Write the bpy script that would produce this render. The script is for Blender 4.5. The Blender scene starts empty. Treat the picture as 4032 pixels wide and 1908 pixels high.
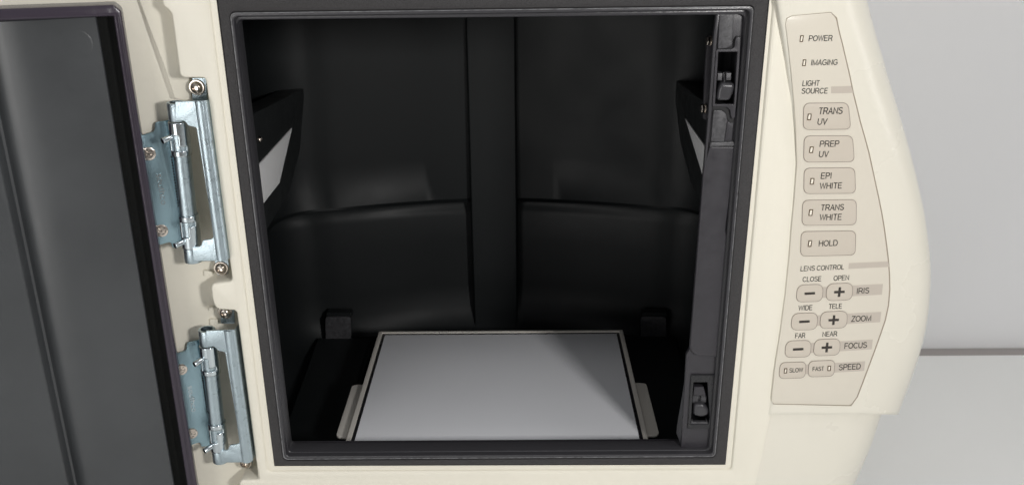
import bpy, bmesh, math, random
from mathutils import Vector, Matrix
random.seed(7)
rad = math.radians
scene = bpy.context.scene

# ------------------------------------------------------------------ camera
CAM = Vector((0.1872, -0.6053, 0.0792))
FPX = 3598.27                      # focal length in pixels of a 4032 px wide picture
R3 = [Vector((0.99990, 0.00485, -0.00999)), Vector((0.00759, 0.37020, 0.92892)), Vector((-0.00820, 0.92894, -0.37013))]
fw = R3[2].normalized(); rt = (R3[0] - fw * R3[0].dot(fw)).normalized(); up = rt.cross(fw)
cd = bpy.data.cameras.new('camera'); cam = bpy.data.objects.new('camera', cd)
scene.collection.objects.link(cam); scene.camera = cam
m = Matrix((rt, up, -fw)).transposed().to_4x4(); m.translation = CAM
cam.matrix_world = m
cd.sensor_width = 36.0; cd.lens = FPX / 4032 * 36.0
cd.clip_start = 0.01; cd.clip_end = 60
cd.dof.use_dof = True; cd.dof.focus_distance = 0.60; cd.dof.aperture_fstop = 36

# ------------------------------------------------------------------ world and lamps
w = bpy.data.worlds.new('World'); scene.world = w; w.use_nodes = True
nt = w.node_tree
bg = nt.nodes['Background']
tc = nt.nodes.new('ShaderNodeTexCoord'); sx = nt.nodes.new('ShaderNodeSeparateXYZ')
mr = nt.nodes.new('ShaderNodeMapRange'); cr = nt.nodes.new('ShaderNodeValToRGB')
nt.links.new(tc.outputs['Generated'], sx.inputs[0]); nt.links.new(sx.outputs['Z'], mr.inputs['Value'])
mr.inputs['From Min'].default_value = -1; mr.inputs['From Max'].default_value = 1
nt.links.new(mr.outputs[0], cr.inputs[0]); nt.links.new(cr.outputs[0], bg.inputs['Color'])
e = cr.color_ramp.elements
e[0].position = 0.0; e[0].color = (.62, .59, .54, 1)
e[1].position = 1.0; e[1].color = (1, 1, 1, 1)
for p, c in ((.36, (.52, .49, .45, 1)), (.47, (.30, .29, .28, 1)), (.55, (.55, .56, .58, 1)), (.72, (.75, .77, .80, 1))):
    k = e.new(p); k.color = c
bg.inputs['Strength'].default_value = 0.38

def lamp(name, loc, target, size, power, color, size_y=None):
    l = bpy.data.lights.new(name, 'AREA'); l.energy = power; l.color = color; l.size = size
    if size_y: l.shape = 'RECTANGLE'; l.size_y = size_y
    o = bpy.data.objects.new(name, l); scene.collection.objects.link(o)
    o.location = loc
    o.rotation_euler = (Vector(target) - Vector(loc)).to_track_quat('-Z', 'Y').to_euler()
    return o
lamp('key_lamp', (0.66, -0.80, 0.15), (-0.02, 0.05, -0.2), 0.10, 5.4, (1, .985, .965))
lamp('side_fill_light', (1.05, -0.25, 1.5), (0.80, 0.35, -0.5), 0.5, 6.5, (1, .99, .97))  # added fill out of view, brightens the wall and bench
lamp('ceiling_lamp', (-0.3, -1.5, 2.4), (0.10, 0.0, -0.3), 1.2, 7, (1, .99, .98), 0.5)
lamp('shoulder_glint_light', (2.1, -0.40, 0.05), (0.46, 0.03, -0.05), 0.22, 1.7, (1, .99, .98), 0.5)  # added source out of view, gives the housing shoulder its highlight
lamp('low_fill_light', (-0.62, -1.25, -0.22), (-0.15, 0.0, -0.25), 0.6, 5.2, (1, .985, .96))  # added low fill out of view, lifts the open door

scene.cycles.denoising_input_passes = 'RGB_ALBEDO'
vs = scene.view_settings
vs.view_transform = 'Standard'; vs.look = 'None'; vs.exposure = 0.0; vs.gamma = 1.0

# ------------------------------------------------------------------ planes and picture measurements
class Plane:
    def __init__(s, o, ex, n):
        s.o = Vector(o); s.ex = Vector(ex).normalized(); s.n = Vector(n).normalized(); s.ey = s.n.cross(s.ex)
    def off(s, h): return Plane(s.o + s.n * h, s.ex, s.n)
    def mat(s):
        M = Matrix((s.ex, s.ey, s.n)).transposed().to_4x4(); M.translation = s.o
        return M
    def at(s, x, y):                # a measured point of the photograph as a point on this plane
        d = rt * ((x - 2016) / FPX) - up * ((y - 954) / FPX) + fw
        t = (s.o - CAM).dot(s.n) / d.dot(s.n)
        p = CAM + d * t - s.o
        return (p.dot(s.ex), p.dot(s.ey))
    def many(s, pts): return [s.at(*p) for p in pts]
    def w(s, u, v, h=0): return s.o + s.ex * u + s.ey * v + s.n * h
def Y(y): return Plane((0, y, 0), (1, 0, 0), (0, -1, 0))
def crop(ox, oy, sc): return lambda *pts: [(ox + x / sc, oy + y / sc) for x, y in pts]
K = 4032 / 2576
def D(*pts): return [(x * K, y * K) for x, y in pts]

# ------------------------------------------------------------------ materials
def mat(name, col, rough=.5, metal=0, bump=None, spec=.5, mottle=None, streak=None, coat=0):
    mm = bpy.data.materials.new(name); mm.use_nodes = True
    n = mm.node_tree; b = n.nodes['Principled BSDF']
    b.inputs['Base Color'].default_value = (*col, 1); b.inputs['Roughness'].default_value = rough
    b.inputs['Metallic'].default_value = metal; b.inputs['Specular IOR Level'].default_value = spec
    b.inputs['Coat Weight'].default_value = coat; b.inputs['Coat Roughness'].default_value = .15
    co = n.nodes.new('ShaderNodeTexCoord')
    if mottle:
        sc, amt = mottle
        t = n.nodes.new('ShaderNodeTexNoise'); t.inputs['Scale'].default_value = sc; t.inputs['Detail'].default_value = 5
        r = n.nodes.new('ShaderNodeMapRange'); r.inputs['From Min'].default_value = .3; r.inputs['From Max'].default_value = .7
        r.inputs['To Min'].default_value = 1 - amt; r.inputs['To Max'].default_value = 1 + amt
        mx = n.nodes.new('ShaderNodeMix'); mx.data_type = 'RGBA'; mx.blend_type = 'MULTIPLY'; mx.inputs['Factor'].default_value = 1
        n.links.new(co.outputs['Object'], t.inputs['Vector']); n.links.new(t.outputs['Fac'], r.inputs['Value'])
        mx.inputs['A'].default_value = (*col, 1); n.links.new(r.outputs[0], mx.inputs['B'])
        n.links.new(mx.outputs['Result'], b.inputs['Base Color'])
        r2 = n.nodes.new('ShaderNodeMapRange'); r2.inputs['From Min'].default_value = .3; r2.inputs['From Max'].default_value = .7
        r2.inputs['To Min'].default_value = rough * .85; r2.inputs['To Max'].default_value = min(1, rough * 1.2)
        n.links.new(t.outputs['Fac'], r2.inputs['Value']); n.links.new(r2.outputs[0], b.inputs['Roughness'])
    if bump:
        sc, st, dist = bump
        t = n.nodes.new('ShaderNodeTexNoise'); t.inputs['Scale'].default_value = sc; t.inputs['Detail'].default_value = 3
        mp = n.nodes.new('ShaderNodeMapping'); mp.inputs['Scale'].default_value = streak or (1, 1, 1)
        bp = n.nodes.new('ShaderNodeBump'); bp.inputs['Strength'].default_value = st; bp.inputs['Distance'].default_value = dist
        n.links.new(co.outputs['Object'], mp.inputs[0]); n.links.new(mp.outputs[0], t.inputs['Vector'])
        n.links.new(t.outputs['Fac'], bp.inputs['Height']); n.links.new(bp.outputs[0], b.inputs['Normal'])
    return mm
M_cream = mat('cream_plastic', (.735, .700, .600), .34, bump=(900, .18, .0006), mottle=(9, .012))
M_shell = mat('cream_textured_plastic', (.685, .655, .568), .27, bump=(900, .12, .0005), mottle=(9, .012))
M_film = mat('beige_overlay_film', (.615, .572, .488), .30, bump=(2500, .08, .0003))
M_button = mat('pinkish_button_film', (.530, .478, .405), .30, bump=(2500, .08, .0003))
M_band = mat('grey_printed_band', (.475, .425, .365), .32)
M_print = mat('brown_black_print', (.030, .024, .020), .5)
M_outline = mat('brown_outline_print', (.22, .18, .15), .5)
M_joint = mat('brown_joint_gap', (.30, .25, .19), .6)
M_led = mat('clear_indicator_lens', (.80, .76, .66), .12, coat=.6)
M_ledrim = mat('brown_indicator_rim', (.085, .048, .02), .35)
M_seal = mat('black_textured_rubber', (.030, .028, .029), .58, bump=(2600, .8, .0006), mottle=(1800, .55))
M_bead = mat('black_glossy_plastic', (.038, .037, .041), .31, bump=(260, .30, .0008), streak=(1, 1, .25))
M_jamb = mat('black_scuffed_plastic', (.030, .028, .033), .40, bump=(900, .18, .0003), mottle=(160, .08))
M_jamb2 = mat('grey_worn_plastic', (.055, .054, .058), .42, bump=(700, .25, .0005), mottle=(350, .30))
M_glint = mat('grey_edge_highlight', (.12, .12, .125), .35, mottle=(350, .5))  # paler grey: the bead's edge highlight put into the colour
M_side = mat('grey_edge_plastic', (.11, .11, .12), .45, mottle=(80, .2))
M_black = mat('black_moulded_plastic', (.012, .012, .014), .30, mottle=(70, .2))
M_chamber = mat('chamber_black_plastic', (.0105, .0122, .0128), .48, bump=(700, .10, .0003), mottle=(12, .10), spec=.26)
M_housing = mat('lamp_housing_black', (.0135, .0155, .016), .5, bump=(300, .1, .0005), mottle=(40, .1))
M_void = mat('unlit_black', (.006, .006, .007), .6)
M_door = mat('door_black_plastic', (.047, .050, .053), .34, bump=(1500, .10, .0004), mottle=(14, .10))
M_doorgap = mat('door_channel_black', (.007, .0075, .007), .6, mottle=(60, .2), spec=.12)
M_doorrim = mat('purple_black_rubber', (.035, .027, .040), .26, bump=(240, .35, .0008), streak=(1, 1, .3))
M_zinc = mat('blue_zinc_steel', (.43, .51, .55), .30, 1, bump=(1100, .42, .0005), mottle=(160, .06))
M_zleaf = mat('blue_zinc_leaf', (.33, .47, .53), .32, 1, bump=(500, .20, .0005), mottle=(60, .05))
M_zsmooth = mat('bright_zinc_steel', (.55, .61, .64), .17, 1, bump=(260, .12, .0006))
M_nickel = mat('nickel_screw', (.62, .56, .50), .22, 1)
M_white = mat('white_diffuser', (.80, .81, .84), .36, mottle=(6, .01))
M_panel = mat('bright_white_panel', (.90, .90, .90), .45)
M_grey = mat('grey_painted_frame', (.62, .59, .54), .40, mottle=(30, .02))
M_wall = mat('white_wall_paint', (.76, .76, .765), .7, bump=(60, .05, .001), mottle=(2, .015))
M_bench = mat('white_bench_laminate', (.78, .785, .77), .45, mottle=(3, .015))
M_trim = mat('taupe_grey_trim', (.30, .275, .265), .5)

# ------------------------------------------------------------------ builders
def link(name, me, material, parent=None, smooth=35):
    o = bpy.data.objects.new(name, me); scene.collection.objects.link(o)
    if material is not None:
        for mt in (material if isinstance(material, (list, tuple)) else [material]): me.materials.append(mt)
    if smooth and len(me.polygons):
        me.shade_smooth(); me.set_sharp_from_angle(angle=rad(smooth))
    if parent: attach(o, parent)
    return o
def attach(o, p):
    o.parent = p
    if p.parent is None: o.matrix_parent_inverse = Matrix.Translation(p.location).inverted()
def from_bm(name, bm, material, parent=None, smooth=35):
    bmesh.ops.recalc_face_normals(bm, faces=bm.faces[:])
    me = bpy.data.meshes.new(name); bm.to_mesh(me); bm.free()
    return link(name, me, material, parent, smooth)
def rnd(pts, r, n=5):
    """Round the corners of a closed outline; r is one radius or one per corner."""
    out = []; N = len(pts)
    for i in range(N):
        ri = (r[i] if i < len(r) else 0) if isinstance(r, (list, tuple)) else r
        p = Vector(pts[i]); a = Vector(pts[i - 1]); b = Vector(pts[(i + 1) % N])
        if ri <= 0: out.append(tuple(p)); continue
        la, lb = (a - p).length, (b - p).length
        da, db = (a - p).normalized(), (b - p).normalized()
        k = min(ri, la * .48, lb * .48)
        q0, q1 = p + da * k, p + db * k
        for j in range(n + 1):
            t = j / n
            out.append(tuple(q0 * (1 - t) ** 2 + p * 2 * t * (1 - t) + q1 * t * t))
    return out
def plate_mesh(pl, loops, thick, bevel=0):
    """Flat plate with holes on plane pl, its front on the plane, going back by thick."""
    cu = bpy.data.curves.new('outline', 'CURVE'); cu.dimensions = '2D'; cu.fill_mode = 'BOTH'
    for lp in loops:
        s = cu.splines.new('POLY'); s.points.add(len(lp) - 1); s.use_cyclic_u = True
        for q, (a, b) in zip(s.points, lp): q.co = (a, b, 0, 1)
    cu.extrude = max(thick / 2 - bevel, 1e-5); cu.bevel_depth = bevel; cu.bevel_resolution = 2; cu.offset = -bevel
    o = bpy.data.objects.new('outline', cu)
    me = bpy.data.meshes.new_from_object(o)
    bpy.data.objects.remove(o); bpy.data.curves.remove(cu)
    M = pl.mat() @ Matrix.Translation((0, 0, -thick / 2))
    me.transform(M)
    bm = bmesh.new(); bm.from_mesh(me); bmesh.ops.remove_doubles(bm, verts=bm.verts[:], dist=1e-6)
    bmesh.ops.recalc_face_normals(bm, faces=bm.faces[:]); bm.to_mesh(me); bm.free()
    return me
def plate(name, pl, loops, thick, material, parent=None, bevel=0, smooth=20):
    me = plate_mesh(pl, loops, thick, bevel); me.name = name
    return link(name, me, material, parent, smooth)
def join(name, meshes, material, parent=None, smooth=40):
    bm = bmesh.new()
    for me in meshes:
        if isinstance(me, bmesh.types.BMesh):
            t = bpy.data.meshes.new('t'); me.to_mesh(t); me.free(); me = t
        bm.from_mesh(me); bpy.data.meshes.remove(me)
    me = bpy.data.meshes.new(name); bm.to_mesh(me); bm.free()
    return link(name, me, material, parent, smooth)
def box_bm(lo, hi, bev=0, M=None):
    bm = bmesh.new(); bmesh.ops.create_cube(bm, size=1)
    lo, hi = Vector(lo), Vector(hi)
    for v in bm.verts: v.co = Vector([lo[i] + (v.co[i] + .5) * (hi[i] - lo[i]) for i in range(3)])
    if bev: bmesh.ops.bevel(bm, geom=bm.edges[:], offset=bev, segments=3, profile=.5, affect='EDGES')
    if M: bmesh.ops.transform(bm, matrix=M, verts=bm.verts[:])
    return bm
def box(name, lo, hi, material, parent=None, bev=0, M=None): return from_bm(name, box_bm(lo, hi, bev, M), material, parent)
def cyl_bm(a, b, r, n=28, r2=None, bev=0, hollow=0):
    """Cylinder from a to b; hollow gives the inner radius of an open bore at the b end."""
    a, b = Vector(a), Vector(b); L = (b - a).length
    prof = [(0, 0), (r, 0)] if not bev else [(0, 0), (r - bev, 0), (r - bev * .3, bev * .3), (r, bev)]
    r2 = r if r2 is None else r2
    prof += [(r2, L)] if not bev else [(r2, L - bev), (r2 - bev * .3, L - bev * .3), (r2 - bev, L)]
    prof += [(hollow, L), (hollow, L * .3), (0, L * .3)] if hollow else [(0, L)]
    return lathe_bm(prof, a, b - a, n)
def lathe_bm(prof, o, axis, n=28):
    q = Vector(axis).to_track_quat('Z', 'Y').to_matrix()
    bm = bmesh.new(); rows = []
    for r, z in prof:
        if r < 1e-7: rows.append([bm.verts.new(Vector(o) + q @ Vector((0, 0, z)))])
        else: rows.append([bm.verts.new(Vector(o) + q @ Vector((r * math.cos(2 * math.pi * i / n), r * math.sin(2 * math.pi * i / n), z))) for i in range(n)])
    for A, B in zip(rows, rows[1:]):
        for i in range(n):
            j = (i + 1) % n
            if len(A) == 1 and len(B) == 1: continue
            if len(A) == 1: bm.faces.new((A[0], B[i], B[j]))
            elif len(B) == 1: bm.faces.new((A[i], B[0], A[j]))
            else: bm.faces.new((A[i], B[i], B[j], A[j]))
    return bm
def grid_bm(rows, closed=False):
    bm = bmesh.new(); V = [[bm.verts.new(p) for p in r] for r in rows]
    for A, B in zip(V, V[1:]):
        n = len(A)
        for i in range(n if closed else n - 1):
            j = (i + 1) % n
            try: bm.faces.new((A[i], A[j], B[j], B[i]))
            except ValueError: pass
    return bm
def lerp(a, b, t): return a + (b - a) * t
def interp(tab, y):
    tab = sorted(tab)
    if y <= tab[0][0]: (y0, x0), (y1, x1) = tab[0], tab[1]
    elif y >= tab[-1][0]: (y0, x0), (y1, x1) = tab[-2], tab[-1]
    else:
        for (y0, x0), (y1, x1) in zip(tab, tab[1:]):
            if y0 <= y <= y1: break
    return x0 + (x1 - x0) * (y - y0) / (y1 - y0)
def smooth_interp(tab, y):
    """Catmull-Rom through a table of (y, x)."""
    tab = sorted(tab); n = len(tab)
    if y <= tab[0][0] or y >= tab[-1][0]: return interp(tab, y)
    for i in range(n - 1):
        if tab[i][0] <= y <= tab[i + 1][0]: break
    t = (y - tab[i][0]) / (tab[i + 1][0] - tab[i][0])
    p = [tab[max(0, min(n - 1, i + k))][1] for k in (-1, 0, 1, 2)]
    return .5 * (2 * p[1] + (p[2] - p[0]) * t + (2 * p[0] - 5 * p[1] + 4 * p[2] - p[3]) * t * t + (3 * p[1] - p[0] - 3 * p[2] + p[3]) * t ** 3)
def _arc(cx, cy, rx, ry, a0, a1, n=14):
    return [(cx + rx * math.cos(rad(a0 + (a1 - a0) * i / n)), cy + ry * math.sin(rad(a0 + (a1 - a0) * i / n))) for i in range(n + 1)]
# even-width grotesque letters: advance width and pen strokes, cap height 1
GLYPH = {
 'A': (.72, [[(.03, .0), (.36, .95), (.69, .0)], [(.16, .34), (.56, .34)]]),
 'C': (.76, [_arc(.40, .5, .34, .45, 38, 322, 20)]),
 'D': (.74, [[(.08, .05), (.08, .95), (.34, .95)] + _arc(.34, .5, .34, .45, 90, -90)[1:] + [(.08, .05)]]),
 'E': (.66, [[(.62, .95), (.08, .95), (.08, .05), (.63, .05)], [(.08, .52), (.58, .52)]]),
 'F': (.62, [[(.60, .95), (.08, .95), (.08, .0)], [(.08, .50), (.54, .50)]]),
 'G': (.80, [_arc(.41, .5, .35, .45, 40, 290, 20) + [(.73, .20), (.73, .47), (.43, .47)]]),
 'H': (.74, [[(.08, 0), (.08, 1)], [(.66, 0), (.66, 1)], [(.08, .52), (.66, .52)]]),
 'I': (.22, [[(.11, 0), (.11, 1)]]),
 'L': (.58, [[(.08, 1), (.08, .05), (.56, .05)]]),
 'M': (.86, [[(.08, 0), (.08, .95), (.43, .08), (.78, .95), (.78, 0)]]),
 'N': (.74, [[(.08, 0), (.08, .93), (.66, .07), (.66, 1)]]),
 'O': (.80, [_arc(.40, .5, .35, .45, 90, 450, 26)]),
 'P': (.68, [[(.08, 0), (.08, .95), (.40, .95)] + _arc(.40, .70, .23, .25, 90, -90)[1:] + [(.08, .45)]]),
 'R': (.74, [[(.08, 0), (.08, .95), (.42, .95)] + _arc(.42, .71, .23, .24, 90, -90)[1:] + [(.08, .47)], [(.40, .47), (.52, .38), (.70, 0)]]),
 'S': (.68, [_arc(.34, .73, .26, .22, 20, 200, 12) + [(.16, .60), (.34, .53), (.52, .45)] + _arc(.34, .28, .28, .235, 25, -165, 14)]),
 'T': (.64, [[(.02, .95), (.62, .95)], [(.32, .95), (.32, 0)]]),
 'U': (.74, [[(.08, 1), (.08, .36)] + _arc(.37, .36, .29, .31, 180, 360)[1:] + [(.66, 1)]]),
 'V': (.68, [[(.03, 1), (.34, .06), (.65, 1)]]),
 'W': (.96, [[(.03, 1), (.25, .06), (.48, .94), (.71, .06), (.93, 1)]]),
 'Z': (.64, [[(.05, .95), (.60, .95), (.05, .05), (.61, .05)]]),
 's': (.52, [_arc(.26, .54, .19, .15, 20, 200, 8) + [(.26, .385)] + _arc(.26, .20, .20, .16, 60, -160, 10)]),
 'o': (.58, [_arc(.29, .36, .23, .32, 90, 450, 18)]),
 'u': (.56, [[(.07, .70), (.07, .28)] + _arc(.27, .26, .20, .21, 180, 330)[1:] + [(.48, .25), (.48, .70), (.48, .0)]]),
 't': (.34, [[(.15, .95), (.15, .15), (.20, .05), (.31, .04)], [(.02, .68), (.30, .68)]]),
 'h': (.56, [[(.07, 1), (.07, 0)], [(.07, .45)] + _arc(.28, .46, .20, .22, 160, 0) + [(.48, 0)]]),
 'c': (.52, [_arc(.28, .36, .22, .32, 45, 315, 14)]),
}
def lettering_mesh(pl, text, x0, y0, x1, y1, cap, shear=.0, weight=0, pen=.135):
    """Flat print: baseline from (x0,y0) to (x1,y1) of the photograph, cap height in its pixels."""
    strokes = []; x = 0
    for ch in text:
        if ch == ' ': x += .30; continue
        wd, st = GLYPH[ch]
        strokes += [[(x + a, b) for a, b in s_] for s_ in st]; x += wd + .075
    total = x - .075
    bx = Vector((x1 - x0, y1 - y0)); L = bx.length; ux = bx / L; uy = Vector((ux.y, -ux.x)); kx = L / total
    hw = (pen + weight) / 2
    bm = bmesh.new(); lvl = 0
    for s_ in strokes:
        lvl = (lvl + 1) % 4
        p = [Vector((a * kx, b * cap)) for a, b in s_]; n = len(p); hwp = hw * cap
        closed = (p[0] - p[-1]).length < 1e-4 * cap
        P1 = []
        for i in range(n):
            d0 = (p[i] - p[i - 1]).normalized() if i > 0 else None
            d1 = (p[i + 1] - p[i]).normalized() if i < n - 1 else None
            if closed and i == 0: d0 = (p[0] - p[-2]).normalized()
            if closed and i == n - 1: d1 = (p[1] - p[0]).normalized()
            d0 = d0 or d1; d1 = d1 or d0
            t = (d0 + d1); t = t.normalized() if t.length > 1e-6 else d1
            nn = Vector((-t.y, t.x)); c = max(.45, nn.dot(Vector((-d1.y, d1.x))))
            P1.append((p[i] + nn * hwp / c, p[i] - nn * hwp / c))
        V = []
        for pair in P1:
            row = []
            for q in pair:
                q2 = Vector((x0, y0)) + ux * (q.x + q.y * shear) + uy * q.y
                u, vv = pl.at(q2.x, q2.y); row.append(bm.verts.new(pl.w(u, vv, lvl * .00002)))
            V.append(row)
        for A, B in zip(V, V[1:]): bm.faces.new((A[0], A[1], B[1], B[0]))
    bmesh.ops.recalc_face_normals(bm, faces=bm.faces[:])
    me = bpy.data.meshes.new('lettering'); bm.to_mesh(me); bm.free()
    return me

def empty(name, loc, label, cat, parent=None):
    o = bpy.data.objects.new(name, None); scene.collection.objects.link(o); o.location = loc; o.empty_display_size = .05
    if label: o['label'] = label
    if cat: o['category'] = cat
    return o

# ================================================================== setting
BZ, WY = -0.55, 0.556
wall = box('wall', (-1.6, WY, -1.2), (2.4, WY + .1, 2.2), M_wall); wall['kind'] = 'structure'
wall['label'] = 'plain white wall behind the machine'; wall['category'] = 'wall'
bench = empty('workbench', (0.6, 0.0, BZ - .75), 'white laminate bench top with a taupe grey strip along its back edge', 'workbench')
box('bench_top', (-1.2, -1.3, BZ - .03), (2.0, .5335, BZ), M_bench, bench, .0015)
box('back_strip', (-1.2, .5345, BZ - .03), (2.0, .5545, BZ - .0005), M_trim, bench, .001)
for x in (-1.1, 1.9):
    for yy in (-1.2, .47): box('leg', (x - .03, yy - .03, BZ - .75), (x + .03, yy + .03, BZ - .03), M_trim, bench, .003)

# ================================================================== the cabinet
cab = empty('gel_imaging_cabinet', (0.16, 0.18, BZ), 'cream gel imaging darkroom cabinet with its black lined door swung open', 'imaging cabinet')

# ---- front frame ------------------------------------------------------------
FY = -0.004
F = Y(FY)
r1 = crop(0, 0, 1.219); r2 = crop(0, 900, 1.209); r4 = crop(300, 0, 2.9017); r5 = crop(700, 1020, 4.0625); r6 = crop(800, 1700, 5.152)
left_edge = r4((985, -1560), (978, 60), (1055, 118), (1085, 160), (1180, 860), (1225, 893), (1462, 895), (1478, 930)) \
    + r5((868, 350), (560, 388), (525, 440), (545, 640), (610, 805), (910, 822), (940, 860)) \
    + r6((1062, 560), (1140, 965), (745, 975), (722, 1100), (750, 1500))
RIDGE = [(-300, 3025), (0, 3061), (250, 3100), (500, 3130), (645, 3136), (900, 3112), (1150, 3090), (1582, 3034), (1908, 2962), (2300, 2880)]
right_edge = [(smooth_interp(RIDGE, y) + 14, y) for y in range(2250, -560, -90)]
outer = F.many(left_edge) + F.many([(1000, 2250)]) + F.many(right_edge)
rr = [.003, .006, .006, .004, .006, .006, .004, 0, .003, .004, .004, .004, .006, .003, 0, .002, .003, .003, 0, 0] + [0] * len(right_edge)
outer = rnd(outer, rr)
# inner edge of the frame: a rounded lip round the seal
lip = F.many([(815, -60), (1052, 1856), (2880, 1850), (3052, -60)])
lip = rnd(lip, .004)
plate('front_frame', F, [outer, lip], .030, M_cream, cab, .0019)
lip_o = Y(-.0020).many([(780, -100), (1020, 1890), (2910, 1890), (3100, -100)])
seal_o = F.many([(846, -40), (1079, 1834), (2858, 1829), (3036, -40)])
plate('frame_recess', Y(-.0020), [lip_o, Y(-.0020).many([(860, -20), (1090, 1822), (2846, 1818), (3022, -20)])], .012, M_cream, cab)

# ---- black seal and glossy bead round the opening ---------------------------
S = Y(-.0030)
seal_outer = rnd(S.many([(845, -40), (1079, 1835), (2858, 1830), (3036, -40)]), .0008)
seal_inner = S.many([(906, 50), (1117, 1812), (2816, 1800), (2968, 24)])
plate('door_seal', S, [seal_outer, rnd(seal_inner, .003)], .016, M_seal, cab, .0012)
# a finer ridge line running round in the seal
B = Y(-.0040)
b_o = rnd(B.many([(903, 50), (1115, 1809), (2818, 1798), (2970, 24)]), .004)
b_i = rnd(B.many([(918, 66), (1127, 1796), (2806, 1787), (2955, 40)]), .0035)
plate('opening_bead', B, [b_o, b_i], .012, M_bead, cab, .0009)
BE = Y(-.0043)  # thin pale ring, a painted highlight along the bead's outer edge
plate('bead_highlight', BE, [rnd(BE.many([(904, 51), (1116, 1808), (2817, 1797), (2969, 25)]), .004), rnd(BE.many([(909, 55), (1120, 1805), (2813, 1794), (2965, 29)]), .0038)], .001, M_glint, cab, .0002)
B2 = Y(.0010)
b2_o = B2.many([(914, 62), (1124, 1800), (2810, 1790), (2958, 36)])
b2_i = rnd(B2.many([(930, 80), (1136, 1780), (2790, 1770), (2935, 58)]), .004)
plate('inner_lip', B2, [b2_o, b2_i], .014, M_bead, cab, .0014)

# reveal: from the lip back into the chamber
def ring_loft(name, loops, material):
    rows = [[pl.w(u, v) for u, v in lp] for pl, lp in loops]
    return from_bm(name, grid_bm(rows, True), material, cab)
W0, H0 = 0.34, 0.3445
def rect(y, x0, x1, z0, z1, r=.004):
    p = Y(y); return (p, rnd([(x0, z1), (x0, z0), (x1, z0), (x1, z1)], r))
ring_loft('opening_reveal', [rect(.0075, .0025, .352, -.3405, -.0045), rect(.0225, -.004, .354, -.3425, -.0035)], M_jamb)
# sill: dark flat inside the bottom edge with a chamfered raised corner
box('sill', (.004, .010, -.352), (.338, .0235, -.3445), M_black, cab, .001)
c8 = crop(2000, 1000, 1.343)
sz = Y(.0145)
plate('sill_corner', Y(.012), [Y(.012).many(c8((815, 1052), (850, 1025), (1090, 1015), (1085, 1060)))], .011, M_jamb, cab, .0006)

# ---- chamber ---------------------------------------------------------------
CX = .160
def chamber_section(z, step=0, n=14):
    """Half outline from the front edge of the side wall round to the middle of the back."""
    bx, by = .236 - step, .352 - step
    pts = [(-.166, .0232), (-.190, .030), (-bx + .012, .060), (-bx, .090), (-bx, .20), (-bx, .262)]
    for i in range(1, 9):
        a = math.radians(90 * i / 8); r = .055
        pts.append((-bx + r - r * math.cos(a), .262 + r * math.sin(a)))
    for i in range(1, n + 1):
        t = i / n; x = lerp(-bx + .055, 0, t); pts.append((x, .317 + (by - .317) * math.sin(t * math.pi / 2)))
    full = [(CX + x, y, z) for x, y in pts] + [(CX - x, y, z) for x, y in reversed(pts[:-1])]
    return [Vector(p) for p in full]
LZ = -.2535
rows = []
for z, st in ((.05, .012), (0, .010), (-.10, .008), (-.20, .006), (LZ + .006, .005), (LZ + .0055, .006), (LZ + .0035, .010), (LZ + .0035, -.002), (LZ + .002, -.0042), (LZ - .002, -.0050), (LZ - .006, -.0040), (LZ - .009, -.002), (LZ - .0115, -.001), (LZ - .015, 0), (-.30, 0), (-.352, -.0), (-.378, .004), (-.395, .014), (-.402, .028)):
    rows.append(chamber_section(z, -st if False else st))
cb = grid_bm(rows)
from_bm('chamber_wall', cb, M_chamber, cab, 60)
# floor and roof
box('chamber_floor', (CX - .24, .0245, -.412), (CX + .24, .36, -.402), M_chamber, cab)
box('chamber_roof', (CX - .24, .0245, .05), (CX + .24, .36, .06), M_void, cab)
# vertical rib in the middle of the back wall
rib_rows = []
for z, dep, hw in ((.05, .018, .0245), (-.26, .018, .0245), (-.33, .018, .0242), (-.36, .018, .0241), (-.402, .018, .0240)):
    yb = .352; c = CX - .0005
    pr = [(-hw - .003, .01), (-hw - .0005, -dep + .0020), (-hw, -dep + .0008), (-hw + .0010, -dep), (hw - .0010, -dep), (hw, -dep + .0008), (hw + .0005, -dep + .0020), (hw + .003, .01)]
    rib_rows.append([Vector((c + x, yb + d, z)) for x, d in pr])
from_bm('back_rib', grid_bm(rib_rows), M_chamber, cab, 20)
# catch brackets at the foot of the back wall
for px in ((818, 882), (1612, 1676)):
    bp = Y(.296)
    q = bp.many(D((px[0], 797), (px[1], 797), (px[1] + 1, 868), (px[0] + 1, 868)))
    br = plate('catch_bracket', bp, [rnd(q, [.004, .004, 0, 0])], .003, M_jamb2, cab, .0006)
    q2 = Y(.300).many(D((px[0] + 3, 787), (px[1] + 2, 787), (px[1] + 2, 799), (px[0] + 3, 799)))
    plate('bracket_cap', Y(.300), [rnd(q2, .001)], .012, M_chamber, br, .0006)
# raised platform round the light table, left and right
for s in (-1, 1):
    pts = [(CX + s * .20, .30), (CX + s * .136, .30), (CX + s * .136, .03), (CX + s * .178, .03), (CX + s * .190, .09)]
    bm = bmesh.new()
    lo = [bm.verts.new((x, y, -.402)) for x, y in pts]; hi = [bm.verts.new((x, y, -.393)) for x, y in pts]
    bm.faces.new(hi); n = len(pts)
    for i in range(n): bm.faces.new((lo[i], lo[(i + 1) % n], hi[(i + 1) % n], hi[i]))
    bmesh.ops.bevel(bm, geom=[e for e in bm.edges if e.verts[0] in hi and e.verts[1] in hi], offset=.003, segments=3, affect='EDGES')
    from_bm('floor_rail', bm, M_chamber, cab)

q = Y(.030).many([(1078, 1300), (1097, 1322), (1141, 1746), (1122, 1746)])
plate('left_post_side', Y(.030), [q], .003, M_side, cab, .0004)
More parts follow.
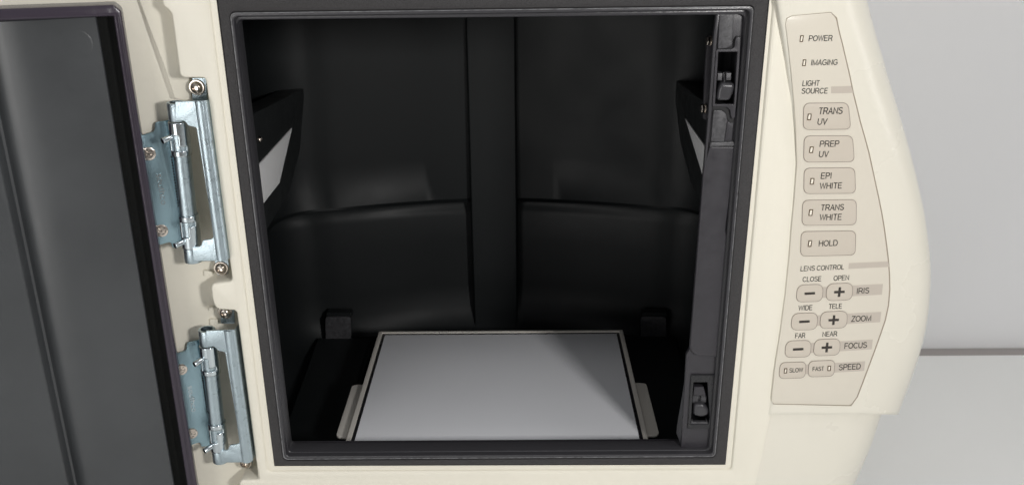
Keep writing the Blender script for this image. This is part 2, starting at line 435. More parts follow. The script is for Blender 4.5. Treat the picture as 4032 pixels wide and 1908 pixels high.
# side lamp housings with white panels
def side_plane(x, s): return Plane((x, 0, 0), (0, s, 0), (s * -1 if False else (1 if s > 0 else -1), 0, 0)) 
PLx = Plane((-.030, 0, 0), (0, 1, 0), (1, 0, 0))       # left: looks right
PRx = Plane((.346, 0, 0), (0, -1, 0), (-1, 0, 0))      # right: looks left
def lamp_unit(pl, sg, panel_yz, house_yz):
    f = lambda L: [(y * sg, z) for y, z in L]
    h = plate('lamp_housing', pl.off(-.0012), [rnd(f(house_yz), .003)], .022, M_housing, cab, .001)
    plate('white_panel', pl, [f(panel_yz)], .004, M_panel, h, .0003)
    return h
house = [(.03, -.088), (.20, -.106), (.3216, -.1180), (.275, -.172), (.215, -.198), (.03, -.205)]
HL = lamp_unit(PLx, 1, [(.04, -.141), (.2487, -.1415), (.1836, -.1755), (.04, -.1755)], house)
HR = lamp_unit(PRx, -1, [(.04, -.135), (.249, -.1355), (.150, -.1620), (.04, -.1625)], [(.03, -.088), (.20, -.104), (.340, -.115), (.275, -.165), (.205, -.188), (.03, -.19)])
def hexscrew(loc, axis, r, parent, washer=True):
    a = Vector(axis).normalized(); loc = Vector(loc); parts = []
    if washer: parts.append(cyl_bm(loc, loc + a * r * .25, r * 1.25, 24, bev=r * .08))
    parts.append(lathe_bm([(0, r * .25), (r, r * .25), (r, r * .9), (r * .85, r * 1.05), (0, r * 1.05)], loc, a, 6))
    return join('screw', parts, M_nickel, parent, 30)
def panscrew(loc, axis, r, parent, name='screw'):
    """Socket button head in a washer."""
    a = Vector(axis).normalized(); loc = Vector(loc)
    p = [(0, 0), (r * 1.3, 0), (r * 1.32, r * .12), (r * 1.2, r * .2), (r * 1.02, r * .2), (r, r * .35), (r * .9, r * .6), (r * .72, r * .78), (r * .5, r * .84), (r * .48, r * .80), (r * .46, r * .30), (0, r * .22)]
    return from_bm(name, lathe_bm(p, loc, a, 30), M_nickel, parent, 30)
u, v = PLx.at(655 * K, 350 * K); panscrew(PLx.w(u, v, -.0010), (1, 0, 0), .0024, HL)

# ---- right latch post -------------------------------------------------------
JY = .0045
J = Y(JY)
c6 = crop(1900, 0, 1.3545); c8 = crop(2000, 1000, 1.343); c5 = crop(2700, 50, 2.14); cl = crop(2600, 1300, 2.005)
left_line = c6((1247, 70), (1232, 200), (1205, 600), (1180, 900)) + c8((1000, 0), (962, 500), (945, 530), (918, 985), (915, 1020))
upper_hole = c5((252, 332), (436, 330), (408, 772), (240, 772))
lower_hole = cl((262, 405), (372, 405), (400, 690), (378, 742), (240, 742))
post_outline = J.many(left_line + [(2800, 1765), (2938, 45)])
plate('latch_post', J, [post_outline, J.many(upper_hole), J.many(lower_hole)], .004, M_jamb, cab, .0004)
# side wall of the post running back into the chamber
rows = []
ll = J.many(left_line)
for dy in (.0006, .012, .020):
    rows.append([Vector((x + .0006 + (dy * .35 if z > -.262 else -dy * .05), JY + dy, z)) for x, z in ll])
from_bm('post_side', grid_bm(rows), M_side, cab, 60)
# ridge along the left edge, thin line and channel along the right edge
rid = c6((1247, 70), (1232, 200), (1205, 600), (1180, 900)) + c8((1000, 0), (975, 330))
rid2 = c8((985, 330), (1010, 0)) + c6((1192, 900), (1222, 600), (1252, 200), (1268, 70))
plate('post_ridge', J.off(.0018), [rnd(J.off(.0018).many(rid + rid2), 0)], .004, M_bead, cab, .0007)
# middle raised plate
q = J.off(.0022).many(c6((1212, 780), (1358, 780)) + [(2858, 900)] + c8((1170, 0), (1130, 545), (985, 535), (962, 500), (1000, 0)) + c6((1178, 900),))
plate('post_plate', J.off(.0022), [rnd(q, [.002, .002, 0, 0, .002, .003, .003, 0, 0])], .004, M_jamb, cab, .0012)
# outer channel strip right of the post
q = J.off(.0028).many([(2930, 62), (2946, 50)] + c8((1120, 560), (1085, 1062), (1062, 1062), (1100, 560)) + [(2889, 900), (2911, 470)])
plate('post_channel', J.off(.0028), [q], .0045, M_jamb, cab, .0006)
# worn grey blocks above and below the upper latch
q = J.off(.002).many(c5((285, 15), (404, 15), (392, 270), (372, 290), (340, 303), (272, 305)))
plate('worn_block', J.off(.002), [rnd(q, .0006)], .003, M_jamb2, cab, .0006)
q = J.off(.002).many(c5((235, 822), (300, 822), (340, 850), (352, 905), (326, 1088), (212, 1088)))
plate('worn_block', J.off(.002), [rnd(q, .001)], .003, M_jamb2, cab, .0006)
q = J.off(.0012).many(c5((352, 905), (372, 928), (402, 930), (388, 1088), (326, 1088)))
plate('worn_block', J.off(.0012), [q], .002, M_jamb, cab, .0004)
q = J.off(.0026).many(c5((208, 1092), (402, 1086), (434, 1130), (202, 1136)))
plate('block_ledge', J.off(.0026), [rnd(q, .0006)], .004, M_jamb2, cab, .0008)
# dark recess gaps round the upper latch
q = J.off(.0006).many(c5((275, 303), (340, 303), (392, 285), (412, 215), (425, 196), (462, 200), (440, 560), (408, 900), (400, 928), (372, 928), (350, 890), (330, 845), (232, 818), (226, 785), (243, 330), (262, 303)))
plate('latch_gap', J.off(.0006), [q, J.off(.0006).many(upper_hole)], .0012, M_void, cab)

def latch(esc_outline, hole, box_px, cut, blocks, pin, lever_px, pl, depth, lip=None):
    l = plate('door_latch', pl, [rnd(pl.many(esc_outline), cut), pl.many(hole)], .004, M_black if lip else M_jamb, cab, .00025)
    # cavity behind the escutcheon
    b0 = pl.off(-.003).many(box_px); rows = [[pl.off(-.003).w(u, v) for u, v in b0], [pl.off(-depth).w(u, v) for u, v in b0]]
    bm = grid_bm(rows, True); bm.faces.new([bm.verts[i] for i in ()] or [vv for vv in bm.verts if (vv.co - pl.o).dot(pl.n) < -.5 * depth])
    from_bm('cavity', bm, M_void, l, 20)
    bp = pl.off(-.004)
    for b in blocks: plate('keeper_block', bp, [rnd(bp.many(b), .0004)], .007, M_jamb2, l, .0005)
    bp = pl.off(-.0045)
    plate('pin', bp, [bp.many(pin)], .006, M_black, l, .0003)
    bp = pl.off(.0010)
    lv = plate_mesh(bp, [rnd(bp.many(lever_px), .0022)], .012, .0022)
    link('lever', lv, M_bead, l, 50)
    return l
latch(c5((256, 312), (385, 310), (412, 290), (418, 225), (430, 206), (462, 208), (458, 330), (440, 600), (415, 885), (395, 895), (384, 880), (375, 820), (350, 796), (224, 790)),
      c5((275, 332), (436, 330), (408, 772), (247, 772)), c5((272, 325), (440, 325), (412, 778), (243, 778)), .0012,
      [c5((268, 510), (312, 510), (308, 575), (264, 575)), c5((340, 508), (386, 508), (382, 573), (337, 573))], c5((314, 505), (326, 505), (334, 585), (316, 585)),
      c5((298, 592), (416, 598), (410, 660), (372, 745), (262, 745), (272, 660)), J.off(.0026), .022)
L2 = latch(cl((243, 352), (436, 352), (404, 777), (216, 777)), cl((262, 408), (372, 408), (392, 690), (378, 742), (240, 742)), cl((258, 402), (400, 402), (400, 746), (236, 746)), .0006,
      [cl((256, 517), (306, 517), (300, 570), (252, 572)), cl((320, 517), (366, 517), (364, 570), (318, 570))], cl((300, 502), (314, 502), (320, 580), (302, 580)),
      cl((268, 588), (345, 582), (385, 628), (382, 668), (330, 688), (262, 672)), J.off(.0016), .022, True)
bp = J.off(-.002)
plate('keeper_plate', bp, [bp.many(cl((266, 446), (343, 446), (362, 515), (258, 515)))], .006, M_jamb, L2, .0006)
plate('cavity_lip', J.off(.0008), [rnd(J.off(.0008).many(cl((240, 740), (250, 690), (256, 722), (366, 722), (360, 686), (380, 740))), 0)], .003, M_jamb2, L2, .0004)

# bracket strip with two hex screws inside the right side
bp = Y(.040)
q = bp.many(c6((1200, 190), (1240, 190), (1225, 640), (1176, 640), (1186, 400)))
brk = plate('hinge_side_bracket', bp, [rnd(q, .002)], .004, M_jamb, cab, .0006); brk.name = 'bracket_strip'
for (a, b) in c6((1180, 218), (1150, 578)):
    u, v = bp.at(a, b); p = bp.w(u, v)
    bx = bp.w(*bp.at(a + 46, b)); hexscrew(p + Vector((.005, 0, 0)), (-1, -.15, 0), .0031, brk)
    plate('screw_tab', bp.off(.0006), [bp.off(.0006).many([(a + 16, b - 4), (a + 40, b - 4), (a + 40, b + 10), (a + 16, b + 10)])], .0012, M_side, brk)

# ---- cabinet body behind the frame ----------------------------------------
def body_box(lo, hi, mt=None): return box_bm(lo, hi, .004)
parts = [box_bm((-.105, .031, BZ + .02), (-.088, .50, .30), .004), box_bm((-.088, .385, BZ + .02), (.40, .50, .30), .003),
         box_bm((-.088, .0285, -.60 + .07), (.40, .385, -.42), .003), box_bm((-.088, .0285, .0605), (.40, .385, .30), .003), box_bm((.398, .045, BZ + .02), (.41, .50, .30), .002)]
join('body_shell', parts, M_cream, cab)
for x in (-.07, .36):
    for yy in (.06, .46): from_bm('foot', cyl_bm((x, yy, BZ), (x, yy, BZ + .025), .018, bev=.003), M_seal, cab)
# side flange seen in shadow behind the hinge notches
plate('hinge_flange', Y(.034), [[(-.060, .10), (-.060, -.50), (-.004, -.50), (-.004, .10)]], .004, M_cream, cab, .0005)

# ---- control housing -------------------------------------------------------
TH = rad(10)
P0 = Plane((.372, -.0056, 0), (math.cos(TH), math.sin(TH), 0), (math.sin(TH), -math.cos(TH), 0))
FILM_R = [(-300, 3215), (-100, 3252), (63, 3284), (126, 3307), (252, 3336), (300, 3348), (500, 3393), (587, 3420), (736, 3452), (863, 3478), (1000, 3496), (1065, 3503), (1140, 3505), (1237, 3493), (1352, 3455), (1478, 3409), (1590, 3366), (1700, 3325)]
SIL = [(-300, 3306), (-100, 3352), (42, 3388), (210, 3434), (472, 3512), (760, 3584), (932, 3614), (1065, 3626), (1231, 3617), (1363, 3594), (1512, 3548), (1628, 3506), (1700, 3480)]
def shell_section(y, sil_tab, back, inset=0, edge_tab=FILM_R, gap=14):
    pl = P0.off(-inset)
    a = pl.at(smooth_interp(RIDGE, y) + 3, y); z = a[1]
    e_ = pl.at(smooth_interp(edge_tab, y) + gap, y)
    p0 = pl.w(a[0], z); p1 = pl.w(e_[0], z); ze = e_[1]
    YS = .060
    s_ = Y(YS).at(smooth_interp(sil_tab, y), y); xs = s_[0]
    pts = [p0 + Vector((-.0015, .012, 0)), p0 + Vector((-.0012, .003, 0)), p0 + Vector((-.0002, .0006, 0)), p0 + Vector((.0016, .0002, 0))]
    for t in (.12, .3, .5, .7, .88, 1): pts.append(p0.lerp(p1, t) + (P0.n * 0))
    t1 = P0.ex; c1 = p1 + t1 * (xs - p1.x) * .45
    end = Vector((xs, YS, z)); c2 = end - Vector((0, .040, 0))
    if c1.x > xs: c1.x = xs
    for i in range(1, 17):
        t = i / 16
        pts.append(p1 * (1 - t) ** 3 + c1 * 3 * t * (1 - t) ** 2 + c2 * 3 * t * t * (1 - t) + end * t ** 3)
    pts.append(Vector((xs - .004, .20, z))); pts.append(Vector((xs - .03, .40, z)))
    for p in pts:
        f = min(1, max(0, (p.y - p1.y) / (YS - p1.y))); g = min(1, max(0, (p.x - p0.x) / (p1.x - p0.x)))
        p.z = lerp(lerp(z, ze, g), s_[1], f)
    return pts
rows = [shell_section(y, SIL, 0) for y in list(range(-260, 1620, 40)) + [1618, 1630]]
last = rows[-1]
rows.append([p + Vector((-.0003, .0004, -.0004)) for p in last]); rows.append([p + Vector((-.0010, .0012, -.0008)) for p in last]); rows.append([p + Vector((-.008, .010, -.0008)) for p in last])
from_bm('control_housing', grid_bm(rows), M_shell, cab, 60)
SIL2 = [(1560, 3450), (1640, 3432), (1908, 3332), (2300, 3190)]
EDGE2 = [(1560, 3330), (1640, 3316), (1908, 3226), (2300, 3090)]
rows = [shell_section(y, SIL2, 0, .0022, EDGE2, 0) for y in range(1580, 2300, 40)]
from_bm('lower_side_panel', grid_bm(rows), M_shell, cab, 60)

# control film with its print
FP = P0.off(.0009)
yl = [95, 200, 300, 400, 500, 645, 800, 900, 1000, 1150, 1300, 1450, 1575]
FILM_L = [(86, 3093), (250, 3113), (500, 3134), (645, 3139), (900, 3117), (1150, 3094), (1582, 3037)]
left = [(smooth_interp(FILM_L, y), y) for y in yl]
right = [(smooth_interp(FILM_R, y) - 3, y) for y in range(1560, 90, -60)]
out = [(3099, 82), (3110, 68)] [::-1]
pts = [(3120, 64)] + [(3100, 74)] + left + [(3046, 1588)] + [(3350, 1594)] + right + [(3292, 72), (3272, 51)]
film = plate('control_panel', FP, [rnd(FP.many(pts), [.001, .001, .0015] + [0] * (len(left) - 2) + [.001, .001, .002] + [0] * (len(right) - 1) + [.002, .002])], .0016, M_film, cab, .0004)
# dark joint round the film
GP = P0.off(.00015)
o_ = [(3119, 62), (3097, 72)] + [(x + 3, y) for x, y in left] + [(3044, 1590), (3352, 1597)] + [(x + 4, y) for x, y in right] + [(3296, 70), (3272, 48)]
plate('panel_joint', GP, [GP.many(o_)], .0003, M_joint, film)

k1 = crop(2950, 0, 2.381); k2 = crop(3050, 300, 1.7417); k3 = crop(2950, 950, 1.7414)
TP = FP.off(.00012); BP = FP.off(.00035); BT = BP.off(.00012); BANDP = FP.off(.00006)
def print_text(pl, kf, text, a, b, cap, sh=.20, wt=.0):
    (x0, y0), (x1, y1) = kf(a, b)
    sc = {k1: 2.381, k2: 1.7417, k3: 1.7414}[kf]
    me = lettering_mesh(pl, text, x0, y0, x1 , y1, cap / sc, sh, wt); me.name = 'lettering'
    return me
def text_obj(parent, *args, **kw): return link('lettering', print_text(*args, **kw), M_print, parent, 0)
def band(pts): plate('printed_band', BANDP, [BANDP.many(pts)], .0001, M_band, film)
band(k1((768, 812), (955, 806), (978, 872), (768, 876)))
band(k3((684, 148), (952, 136), (962, 174), (680, 188)))
for L in (((505, 312), (918, 290), (910, 364), (500, 386)), ((465, 505), (906, 481), (898, 552), (462, 578)), ((425, 694), (848, 670), (840, 738), (420, 764)), ((388, 842), (796, 819), (788, 886), (384, 908))): band(k3(*L))
text_obj(film, TP, k1, 'POWER', (555, 389), (778, 385), 54, .16)
text_obj(film, TP, k1, 'IMAGING', (577, 614), (826, 611), 54, .16)
text_obj(film, TP, k1, 'LIGHT', (496, 808), (656, 806), 52, .16)
text_obj(film, TP, k1, 'SOURCE', (488, 880), (734, 877), 52, .16)
text_obj(film, TP, k3, 'LENS CONTROL', (350, 204), (650, 191), 34, .16)
for t, a, b in (('CLOSE', (365, 277), (494, 272)), ('OPEN', (578, 269), (684, 264)), ('WIDE', (337, 473), (433, 469)), ('TELE', (545, 462), (635, 459)), ('FAR', (314, 663), (383, 660)), ('NEAR', (501, 652), (602, 648))):
    text_obj(film, TP, k3, t, a, b, 34, .12)
for t, a, b in (('IRIS', (735, 359), (822, 354)), ('ZOOM', (699, 550), (836, 543)), ('FOCUS', (651, 735), (806, 727)), ('SPEED', (613, 881), (763, 873))):
    text_obj(film, TP, k3, t, a, b, 39, .14, wt=.006)
def indicator(pl, c, wpx, hpx, slant, parent):
    """Small window: brown rim and a clear lens, in one mesh with two materials."""
    x, y = c; sl = slant * hpx / 2
    def q(g): return [(x - wpx / 2 + g + sl, y - hpx / 2 + g), (x + wpx / 2 - g + sl, y - hpx / 2 + g), (x + wpx / 2 - g - sl, y + hpx / 2 - g), (x - wpx / 2 + g - sl, y + hpx / 2 - g)]
    p2 = pl.off(.0003)
    a = plate_mesh(p2, [p2.many(q(0)), p2.many(q(3.0))], .0004); b = plate_mesh(pl.off(.0001), [pl.off(.0001).many(q(2.2))], .0003)
    bm = bmesh.new(); bm.from_mesh(a); n = len(bm.faces); bm.from_mesh(b); bm.faces.ensure_lookup_table()
    for i, f in enumerate(bm.faces): f.material_index = 0 if i < n else 1
    return from_bm('indicator', bm, [M_ledrim, M_led], parent, 0)
indicator(FP, k1((493, 364))[0], 13, 26, .12, film)
indicator(FP, k1((517, 590))[0], 13, 26, .12, film)
def button(corners, r, texts, leds=(), label=None):
    c = BP.many(corners); o = rnd(c, r, 7)
    face = plate_mesh(BP, [o], .0006, .0002)
    cx = sum(p[0] for p in c) / 4; cy = sum(p[1] for p in c) / 4
    def sh(k): return [(cx + (x - cx) * (1 - k / abs(c[1][0] - c[0][0]) * 2), cy + (y - cy) * (1 - k / abs(c[0][1] - c[3][1]) * 2)) for x, y in o]
    ring = plate_mesh(BP.off(.00008), [sh(-.00008), sh(.00020)], .0004)
    bm = bmesh.new(); bm.from_mesh(face); n = len(bm.faces); bm.from_mesh(ring); bm.faces.ensure_lookup_table()
    for i, f in enumerate(bm.faces): f.material_index = 0 if i < n else 1
    b = from_bm('button', bm, [M_button, M_outline], cab, 30)
    if label: b['label'] = label
    for args in texts:
        kw = args[-1] if isinstance(args[-1], dict) else {}; args = args[:-1] if kw else args
        text_obj(b, BT, *args, **kw)
    for a in leds: indicator(BP, *a, b)
    return b
R_ = .0045
button(k2((200, 186), (505, 182), (524, 364), (196, 368)), R_, [(k2, 'TRANS', (300, 262), (464, 259), 46, .18), (k2, 'UV', (291, 334), (357, 333), 43, .18)], [(k2((239, 280))[0], 15, 25, .14)])
button(k2((203, 410), (535, 408), (548, 587), (199, 590)), R_, [(k2, 'PREP', (307, 485), (440, 483), 42, .16), (k2, 'UV', (301, 556), (367, 555), 42, .16)], [(k2((253, 505))[0], 15, 25, .14)])
button(k2((203, 630), (550, 627), (556, 803), (200, 806)), R_, [(k2, 'EPI', (315, 704), (390, 702), 42, .14), (k2, 'WHITE', (308, 773), (461, 769), 41, .14)], [(k2((258, 721))[0], 15, 25, .14)])
button(k2((193, 850), (562, 845), (560, 1019), (187, 1023)), R_, [(k2, 'TRANS', (316, 921), (474, 917), 41, .16), (k2, 'WHITE', (307, 988), (459, 984), 41, .14)], [(k2((249, 935))[0], 15, 25, .14)])
button(k2((183, 1064), (557, 1059), (554, 1225), (177, 1234)), R_, [(k2, 'HOLD', (301, 1166), (432, 1161), 40, .12)], [(k2((243, 1147))[0], 14, 25, .14)])
def sign(kind, x, y):
    a = 35; h = 6.5
    return ('sign', kind, x, y)
def pm_button(corners, c, plus):
    b = button(corners, .0055, [])
    (x, y), = k3(c); s = 20.5; t = 4.6
    rects = [[(x - s, y - t + 1), (x + s, y - t - 1), (x + s, y + t - 1), (x - s, y + t + 1)]]
    ms = [plate_mesh(BT, [BT.many(r)], .0001) for r in rects]
    if plus:
        pb = BT.off(.00005)
        ms.append(plate_mesh(pb, [pb.many([(x - t + 2, y - 19), (x + t + 2, y - 19), (x + t - 2, y + 19), (x - t - 2, y + 19)])], .0001))
    join('plus_sign' if plus else 'minus_sign', ms, M_print, b, 0)
pm_button(k3((332, 298), (508, 292), (502, 410), (320, 416)), (416, 356), False)
pm_button(k3((535, 290), (711, 283), (706, 400), (524, 407)), (619, 346), True)
pm_button(k3((296, 493), (471, 487), (464, 603), (285, 608)), (379, 549), False)
pm_button(k3((493, 482), (675, 475), (668, 591), (483, 598)), (580, 538), True)
pm_button(k3((254, 681), (427, 675), (420, 790), (242, 795)), (336, 738), False)
pm_button(k3((450, 671), (626, 665), (619, 778), (437, 784)), (533, 726), True)
button(k3((213, 829), (391, 823), (383, 934), (203, 939)), .0045, [(k3, 'SLOW', (275, 897), (368, 893), 29, .08)], [(k3((250, 886))[0], 12, 20, .08)])
button(k3((410, 819), (589, 812), (581, 922), (402, 928)), .0045, [(k3, 'FAST', (434, 887), (512, 884), 29, .08)], [(k3((549, 869))[0], 13, 20, .08)])

# ---- door ------------------------------------------------------------------
TD = rad(20)
DN = Vector((math.sin(TD), -math.cos(TD), 0)); DX = Vector((math.cos(TD), math.sin(TD), 0))
DP = Plane((-.040, .020, 0), DX, DN)
door = plate('door', DP, [rnd([(-.50, .12), (-.50, -.46), (.036, -.46), (.036, .12)], .004)], .010, M_cream, cab, .0015)
# rounded raised flank of the door skin with its long crease
hi = DP.off(.0034)
lowL = r4((640, -160), (690, 0), (830, 420), (980, 850), (1066, 1112)); highL = r4((664, -160), (722, 0), (870, 400), (1010, 760), (1126, 1112))
tail = r4((1135, 1125), (1225, 1140), (1320, 1140), (1180, -160))
plate('door_flange', hi, [hi.many(highL + tail)], .0034, M_cream, door, .0003)
from_bm('door_crease', grid_bm([[DP.w(*DP.at(*p), .0001) for p in lowL + r4((1085, 1128))], [hi.w(*hi.at(*p), -.0004) for p in highL + r4((1135, 1122))]]), M_cream, door, 50)
# small clips on the door edge
for pts in (r5((415, 180), (560, 200), (560, 255), (425, 275)), r5((500, 765), (570, 765), (580, 800), (500, 830)), r5((510, 960), (640, 962), (650, 1050), (520, 1056))):
    plate('edge_clip', DP.off(.0025), [rnd(DP.off(.0025).many(pts), .0008)], .003, M_cream, door, .0006)
# black inner tray
def dl(h): return DP.off(h)
RH, FH, CH = .0215, .0150, .0080
LEFT = -900
rim_o = dl(RH).many([(LEFT, 120), (0, 36), (448, 20), (477, 44), (777, 1908), (880, 2500), (LEFT, 2500)])
rim_i = dl(RH).many([(LEFT + 60, 190), (0, 84), (446, 66), (737, 1908), (840, 2460), (LEFT + 60, 2460)])
plate('tray_rim', dl(RH), [rnd(rim_o, [0, 0, .0012, .0015, 0, 0, 0]), rim_i], RH - .0002, M_doorrim, door, .0018)
rl = dl(RH + .0010)
q = rl.many([(462, 64), (466, 64), (760, 1908), (756, 1908)])
plate('rim_bead', rl, [q], .003, M_doorrim, door, .0003)
ch = dl(CH).many([(LEFT, 120), (0, 50), (460, 34), (760, 1908), (850, 2480), (LEFT, 2480)])
plate('tray_channel', dl(CH), [ch], .0012, M_doorgap, door)
# pressed face: profile across the door (x along the door, h out of it), extruded in z
fpl = dl(FH)
xr = fpl.at(379, 72)[0]; zt = fpl.at(200, 74)[1]
xr2 = fpl.at(686, 1908)[0]
xs0 = fpl.at(18, 600)[0]; xs1 = fpl.at(285, 1908)[0]; 
z_b = -.47
def prof(t):
    e_ = lerp(xr, xr2, t); s_ = lerp(xs0, xs1, t)
    return [(e_, CH), (e_, FH - .0006), (e_ - .0006, FH), (lerp(e_, s_, .3), FH + .0004), (lerp(e_, s_, .6), FH + .0002), (s_ + .014, FH - .0010), (s_ + .008, FH - .0030), (s_ + .0045, FH - .0050), (s_ + .0018, FH - .0062), (s_ + .0002, FH - .0055), (s_ - .0016, FH + .0040), (s_ - .0026, FH + .0052), (s_ - .0045, FH + .0056), (s_ - .06, FH + .0056), (-.47, FH + .0056)]
rows = []
zz = [zt, zt - .0006] + [lerp(zt, z_b, k / 12) for k in range(1, 13)]
z19 = fpl.at(686, 1908)[1]
for i, z in enumerate(zz):
    t = (zt - z) / (zt - z19)
    rows.append([DP.w(x, z, h - (.0006 if i == 0 else 0)) for x, h in prof(t)])
rows.insert(0, [DP.w(x, zt, CH) for x, h in prof(0)])
from_bm('tray_face', grid_bm(rows), M_door, door, 40)
# moulding mark: a fine raised ring
fr = dl(FH + .0003)
(cx, cy) = fr.at(302, 178)
bm = bmesh.new(); rows = []
for rr_, hh in ((.0088, 0), (.0091, .00010), (.0094, .00010), (.0098, 0)):
    rows.append([fr.w(cx + rr_ * math.cos(a * math.pi / 24), cy + rr_ * math.sin(a * math.pi / 24), hh) for a in range(48)])
from_bm('moulding_mark', grid_bm(rows, True), M_door, door, 60)

# ---- hinges ----------------------------------------------------------------
c3 = crop(540, 280, 1.4875)
HY = -.0085
HP = Y(HY)
AX = Y(-.002)
def axis_pt(x, y): (q,) = c3((x, y)); u, v = AX.at(*q); return Vector((u, -.002, v))
A0 = axis_pt(222, 180); A1 = axis_pt(326, 1110)
axx = (A0.x + A1.x) / 2
def ap(y):  # point on the barrel axis at crop height y
    t = (y - 180) / 930; p = axis_pt(222 + 104 * t, y); p.x = axx + (A0.x - axx) * (1 - 2 * t) + .0007; return p
def sleeve(y0, y1, r, slot, name, parent):
    """Rolled sleeve with an L shaped slot cut through it."""
    a, b = ap(y0), ap(y1); n, mz = 40, 30; bm = bmesh.new(); V = []
    for j in range(mz + 1):
        p = a.lerp(b, j / mz)
        V.append([bm.verts.new(p + Vector((r * math.cos(2 * math.pi * i / n), r * math.sin(2 * math.pi * i / n), 0))) for i in range(n)])
    for j in range(mz):
        for i in range(n):
            ang = 360 * (i + .5) / n; t = (j + .5) / mz
            if slot(ang, t): continue
            bm.faces.new((V[j][i], V[j][(i + 1) % n], V[j + 1][(i + 1) % n], V[j + 1][i]))
    for vv in [vv for vv in bm.verts if not vv.link_faces]: bm.verts.remove(vv)
    bmesh.ops.recalc_face_normals(bm, faces=bm.faces[:])
    o = from_bm(name, bm, M_zsmooth, parent, 40)
    s = o.modifiers.new('wall', 'SOLIDIFY'); s.thickness = .0009; s.offset = -1
    return o
def make_hinge():
    hp = HP
    outline = c3((222, 179), (402, 172), (410, 185), (534, 1092), (526, 1106), (500, 1111), (330, 1113), (322, 1030), (372, 1026), (384, 990), (440, 982), (448, 960), (346, 330), (300, 322), (284, 298), (262, 288), (222, 290))
    front = plate_mesh(hp, [rnd(hp.many(outline), [0, .0006, .0006, .001, .001, .0006, 0, 0, .0015, .0015, .0012, .0012, .0012, .0018, .002, .001, 0])], .0014, .0004)
    # bent strip: rolls round to the side and runs back to the mounting tongues
    (t0,), (t1,) = c3((372, 176)), c3((500, 1108))
    p0 = Vector((*hp.at(*t0), 0)); p1 = Vector((*hp.at(*t1), 0))
    prof = [(-.0042, .0006), (-.0038, -.0006), (-.0024, -.0013), (-.0006, -.0016), (.0014, -.0012), (.0028, .0002), (.0035, .0022), (.0037, .006), (.0037, .022)]
    rows = []
    for k in range(9):
        q = p0.lerp(p1, k / 8); rows.append([Vector((q.x + a, HY + b, q.y)) for a, b in prof])
    strip = grid_bm(rows)
    bk = [strip, front]
    for (ya, yb) in ((181, 288), (1026, 1112)): bk.append(cyl_bm(ap(ya), ap(yb), .0062, 32, bev=.0006, hollow=.0044) if ya > 500 else cyl_bm(ap(yb), ap(ya), .0062, 32, bev=.0006, hollow=.0044))
    h = join('hinge', bk, M_zinc, cab, 40)
    # mounting tongues with a screw each
    for (q, s) in (((320, 40), (405, 40), (412, 178), (322, 178)), (350, 95)), (((452, 1104), (532, 1096), (540, 1150), (528, 1192), (470, 1195)), (492, 1152)):
        tp = Y(.012)
        tg = plate('tongue', tp, [rnd(tp.many(c3(*q)), .0012)], .0016, M_zinc, h, .0004)
        (sq,) = c3(s); u, v = tp.at(*sq); panscrew(tp.w(u, v), (-.05, -1, .0), .0042, h)
    # barrel
    from_bm('barrel', cyl_bm(ap(300), ap(1020), .0058, 36), M_zinc, h)
    s1 = lambda ang, t: (222 < ang < 275 and .38 < t < .84) or (222 < ang < 325 and .70 < t < .84)
    s2 = lambda ang, t: (230 < ang < 282 and .18 < t < .62) or (230 < ang < 328 and .18 < t < .30)
    sleeve(293, 490, .0068, s1, 'sleeve', h); sleeve(838, 1026, .0068, s2, 'sleeve', h)
    for y in (368, 975):
        b = ap(y); d = Vector((-.62, -.76, -.16)).normalized()
        from_bm('pin', cyl_bm(b + d * .003, b + d * .0135, .0021, 20, bev=.0002, hollow=.0012), M_zsmooth, h)
    # leaf on the door, with its bend towards the barrel
    lp = DP.off(.0050)
    lo_ = c3((172, 290), (112, 300), (104, 308), (101, 345), (93, 357), (30, 376), (-8, 384), (118, 1024), (130, 1018), (196, 1000), (206, 1032), (232, 1034), (286, 1010))
    leaf = plate_mesh(lp, [rnd(lp.many(lo_), [0, .001, .001, .0015, .0015, 0, 0, 0, .001, .0015, .0008, .001, 0])], .0016, .0004)
    e0 = lp.w(*lp.at(*c3((172, 290))[0])); e1 = lp.w(*lp.at(*c3((284, 1012))[0]))
    rows = []
    for k in range(5):
        q = e0.lerp(e1, k / 4); b = ap(lerp(296, 1015, k / 4)); tg = b + Vector((-.0056, .001, 0)); tg.z = q.z
        b2 = b + Vector((-.002, .0062, 0)); b2.z = q.z
        rows.append([q - DX * .0006, q + DX * .0016 + DN * -.0012, q + DX * .0024 - DN * .004, q.lerp(b2, .6) + Vector((0, .003, 0)), b2, tg])
    bend = grid_bm(rows)
    lf = join('leaf', [bend, leaf], M_zleaf, h, 40)
    # closing spring seen in the bend: a row of dark coils
    ms = []
    for k in range(18):
        y = lerp(505, 790, k / 17); x = lerp(199, 241, k / 17); sp = lp.off(.0012)
        ms.append(plate_mesh(sp, [rnd(sp.many(c3((x - 3, y - 5), (x + 7, y - 5), (x + 8, y + 4), (x - 2, y + 4))), .0003)], .0012, .0003))
    join('spring', ms, M_black, h)
    for (a, b) in ((68, 484), (142, 934)):
        u, v = lp.at(*c3((a, b))[0]); c = lp.w(u, v)
        parts = [lathe_bm([(0, 0), (.0048, 0), (.0046, .0003), (.0036, .0006), (.0030, .0006), (.0026, .0002), (0, .0002)], c, DN, 28)]
        for q in range(3):
            an = q * math.pi / 3 + .3; dx = DX * math.cos(an) + Vector((0, 0, 1)) * math.sin(an)
            side = DN.cross(dx); bmx = bmesh.new()
            Mx = Matrix((dx, side, DN)).transposed().to_4x4(); Mx.translation = c
            bmx.free(); parts.append(box_bm((-.0031, -.0005, .0001), (.0031, .0005, .0007), 0, Mx))
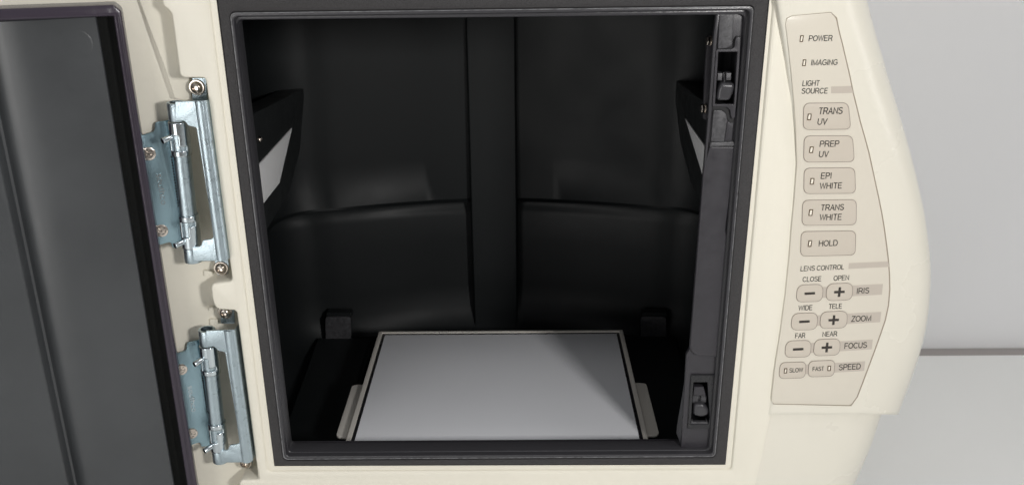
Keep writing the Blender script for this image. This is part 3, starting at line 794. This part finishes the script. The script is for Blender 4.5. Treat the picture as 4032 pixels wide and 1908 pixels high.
        join('screw', parts, M_nickel, lf if False else h, 30)
    # raised word pressed into the leaf, reading downwards
    tp = lp.off(.00035)
    (x0, y0), (x1, y1) = c3((112, 602), (142, 784))
    me = lettering_mesh(tp, 'southco', x0, y0, x1, y1, 23, 0, .01)
    cu = link('lettering', me, M_zsmooth, h, 0)
    sd = cu.modifiers.new('relief', 'SOLIDIFY'); sd.thickness = .0004; sd.offset = 0
    return h
h1 = make_hinge()
dz = Vector((-.0022, 0, -.1700))
h2 = h1.copy(); scene.collection.objects.link(h2); h2.location = h1.location + dz
for ch in list(h1.children):
    c = ch.copy(); scene.collection.objects.link(c); c.parent = h2
    c.matrix_parent_inverse = ch.matrix_parent_inverse.copy()

# ================================================================== light table (slides out of the cabinet)
TZ = -.360
lt = empty('light_table', (.166, .15, -.402), 'flat white light table in a black border with grey side tabs, on the chamber floor', 'light table')
x0, x1, y0, y1 = .0392, .2945, .0300, .2490
Tp = Plane((0, 0, TZ), (1, 0, 0), (0, 0, 1))
def rc(a, b, c, d): return [(a, c), (b, c), (b, d), (a, d)]
plate('frame', Tp, [rc(x0, x1, y0 - .01, y1), rc(x0 + .0042, x1 - .0042, y0 - .006, y1 - .0035)], .018, M_grey, lt, .0006)
plate('border', Tp.off(-.0012), [rc(x0 + .0040, x1 - .0040, y0 - .0062, y1 - .0033), rc(x0 + .0075, x1 - .0075, y0 - .003, y1 - .0075)], .006, M_black, lt, .0003)
plate('diffuser', Tp.off(-.0008), [rc(x0 + .0072, x1 - .0072, y0 - .0032, y1 - .0072)], .005, M_white, lt, .0003)
box('base', (x0 + .006, y0, -.402), (x1 - .006, y1 - .006, TZ - .0185), M_black, lt)
for s in (-1, 1):
    xa = x0 if s < 0 else x1
    q = [(xa, .062), (xa, .150), (xa + s * .0055, .1505), (xa + s * .0118, .1490), (xa + s * .0118, .0660), (xa + s * .009, .0625)]
    tpz = Tp.off(-.0055)
    plate('side_tab', tpz, [rnd(q, [0, 0, .002, .003, .003, .002])], .0025, M_grey, lt, .0008)
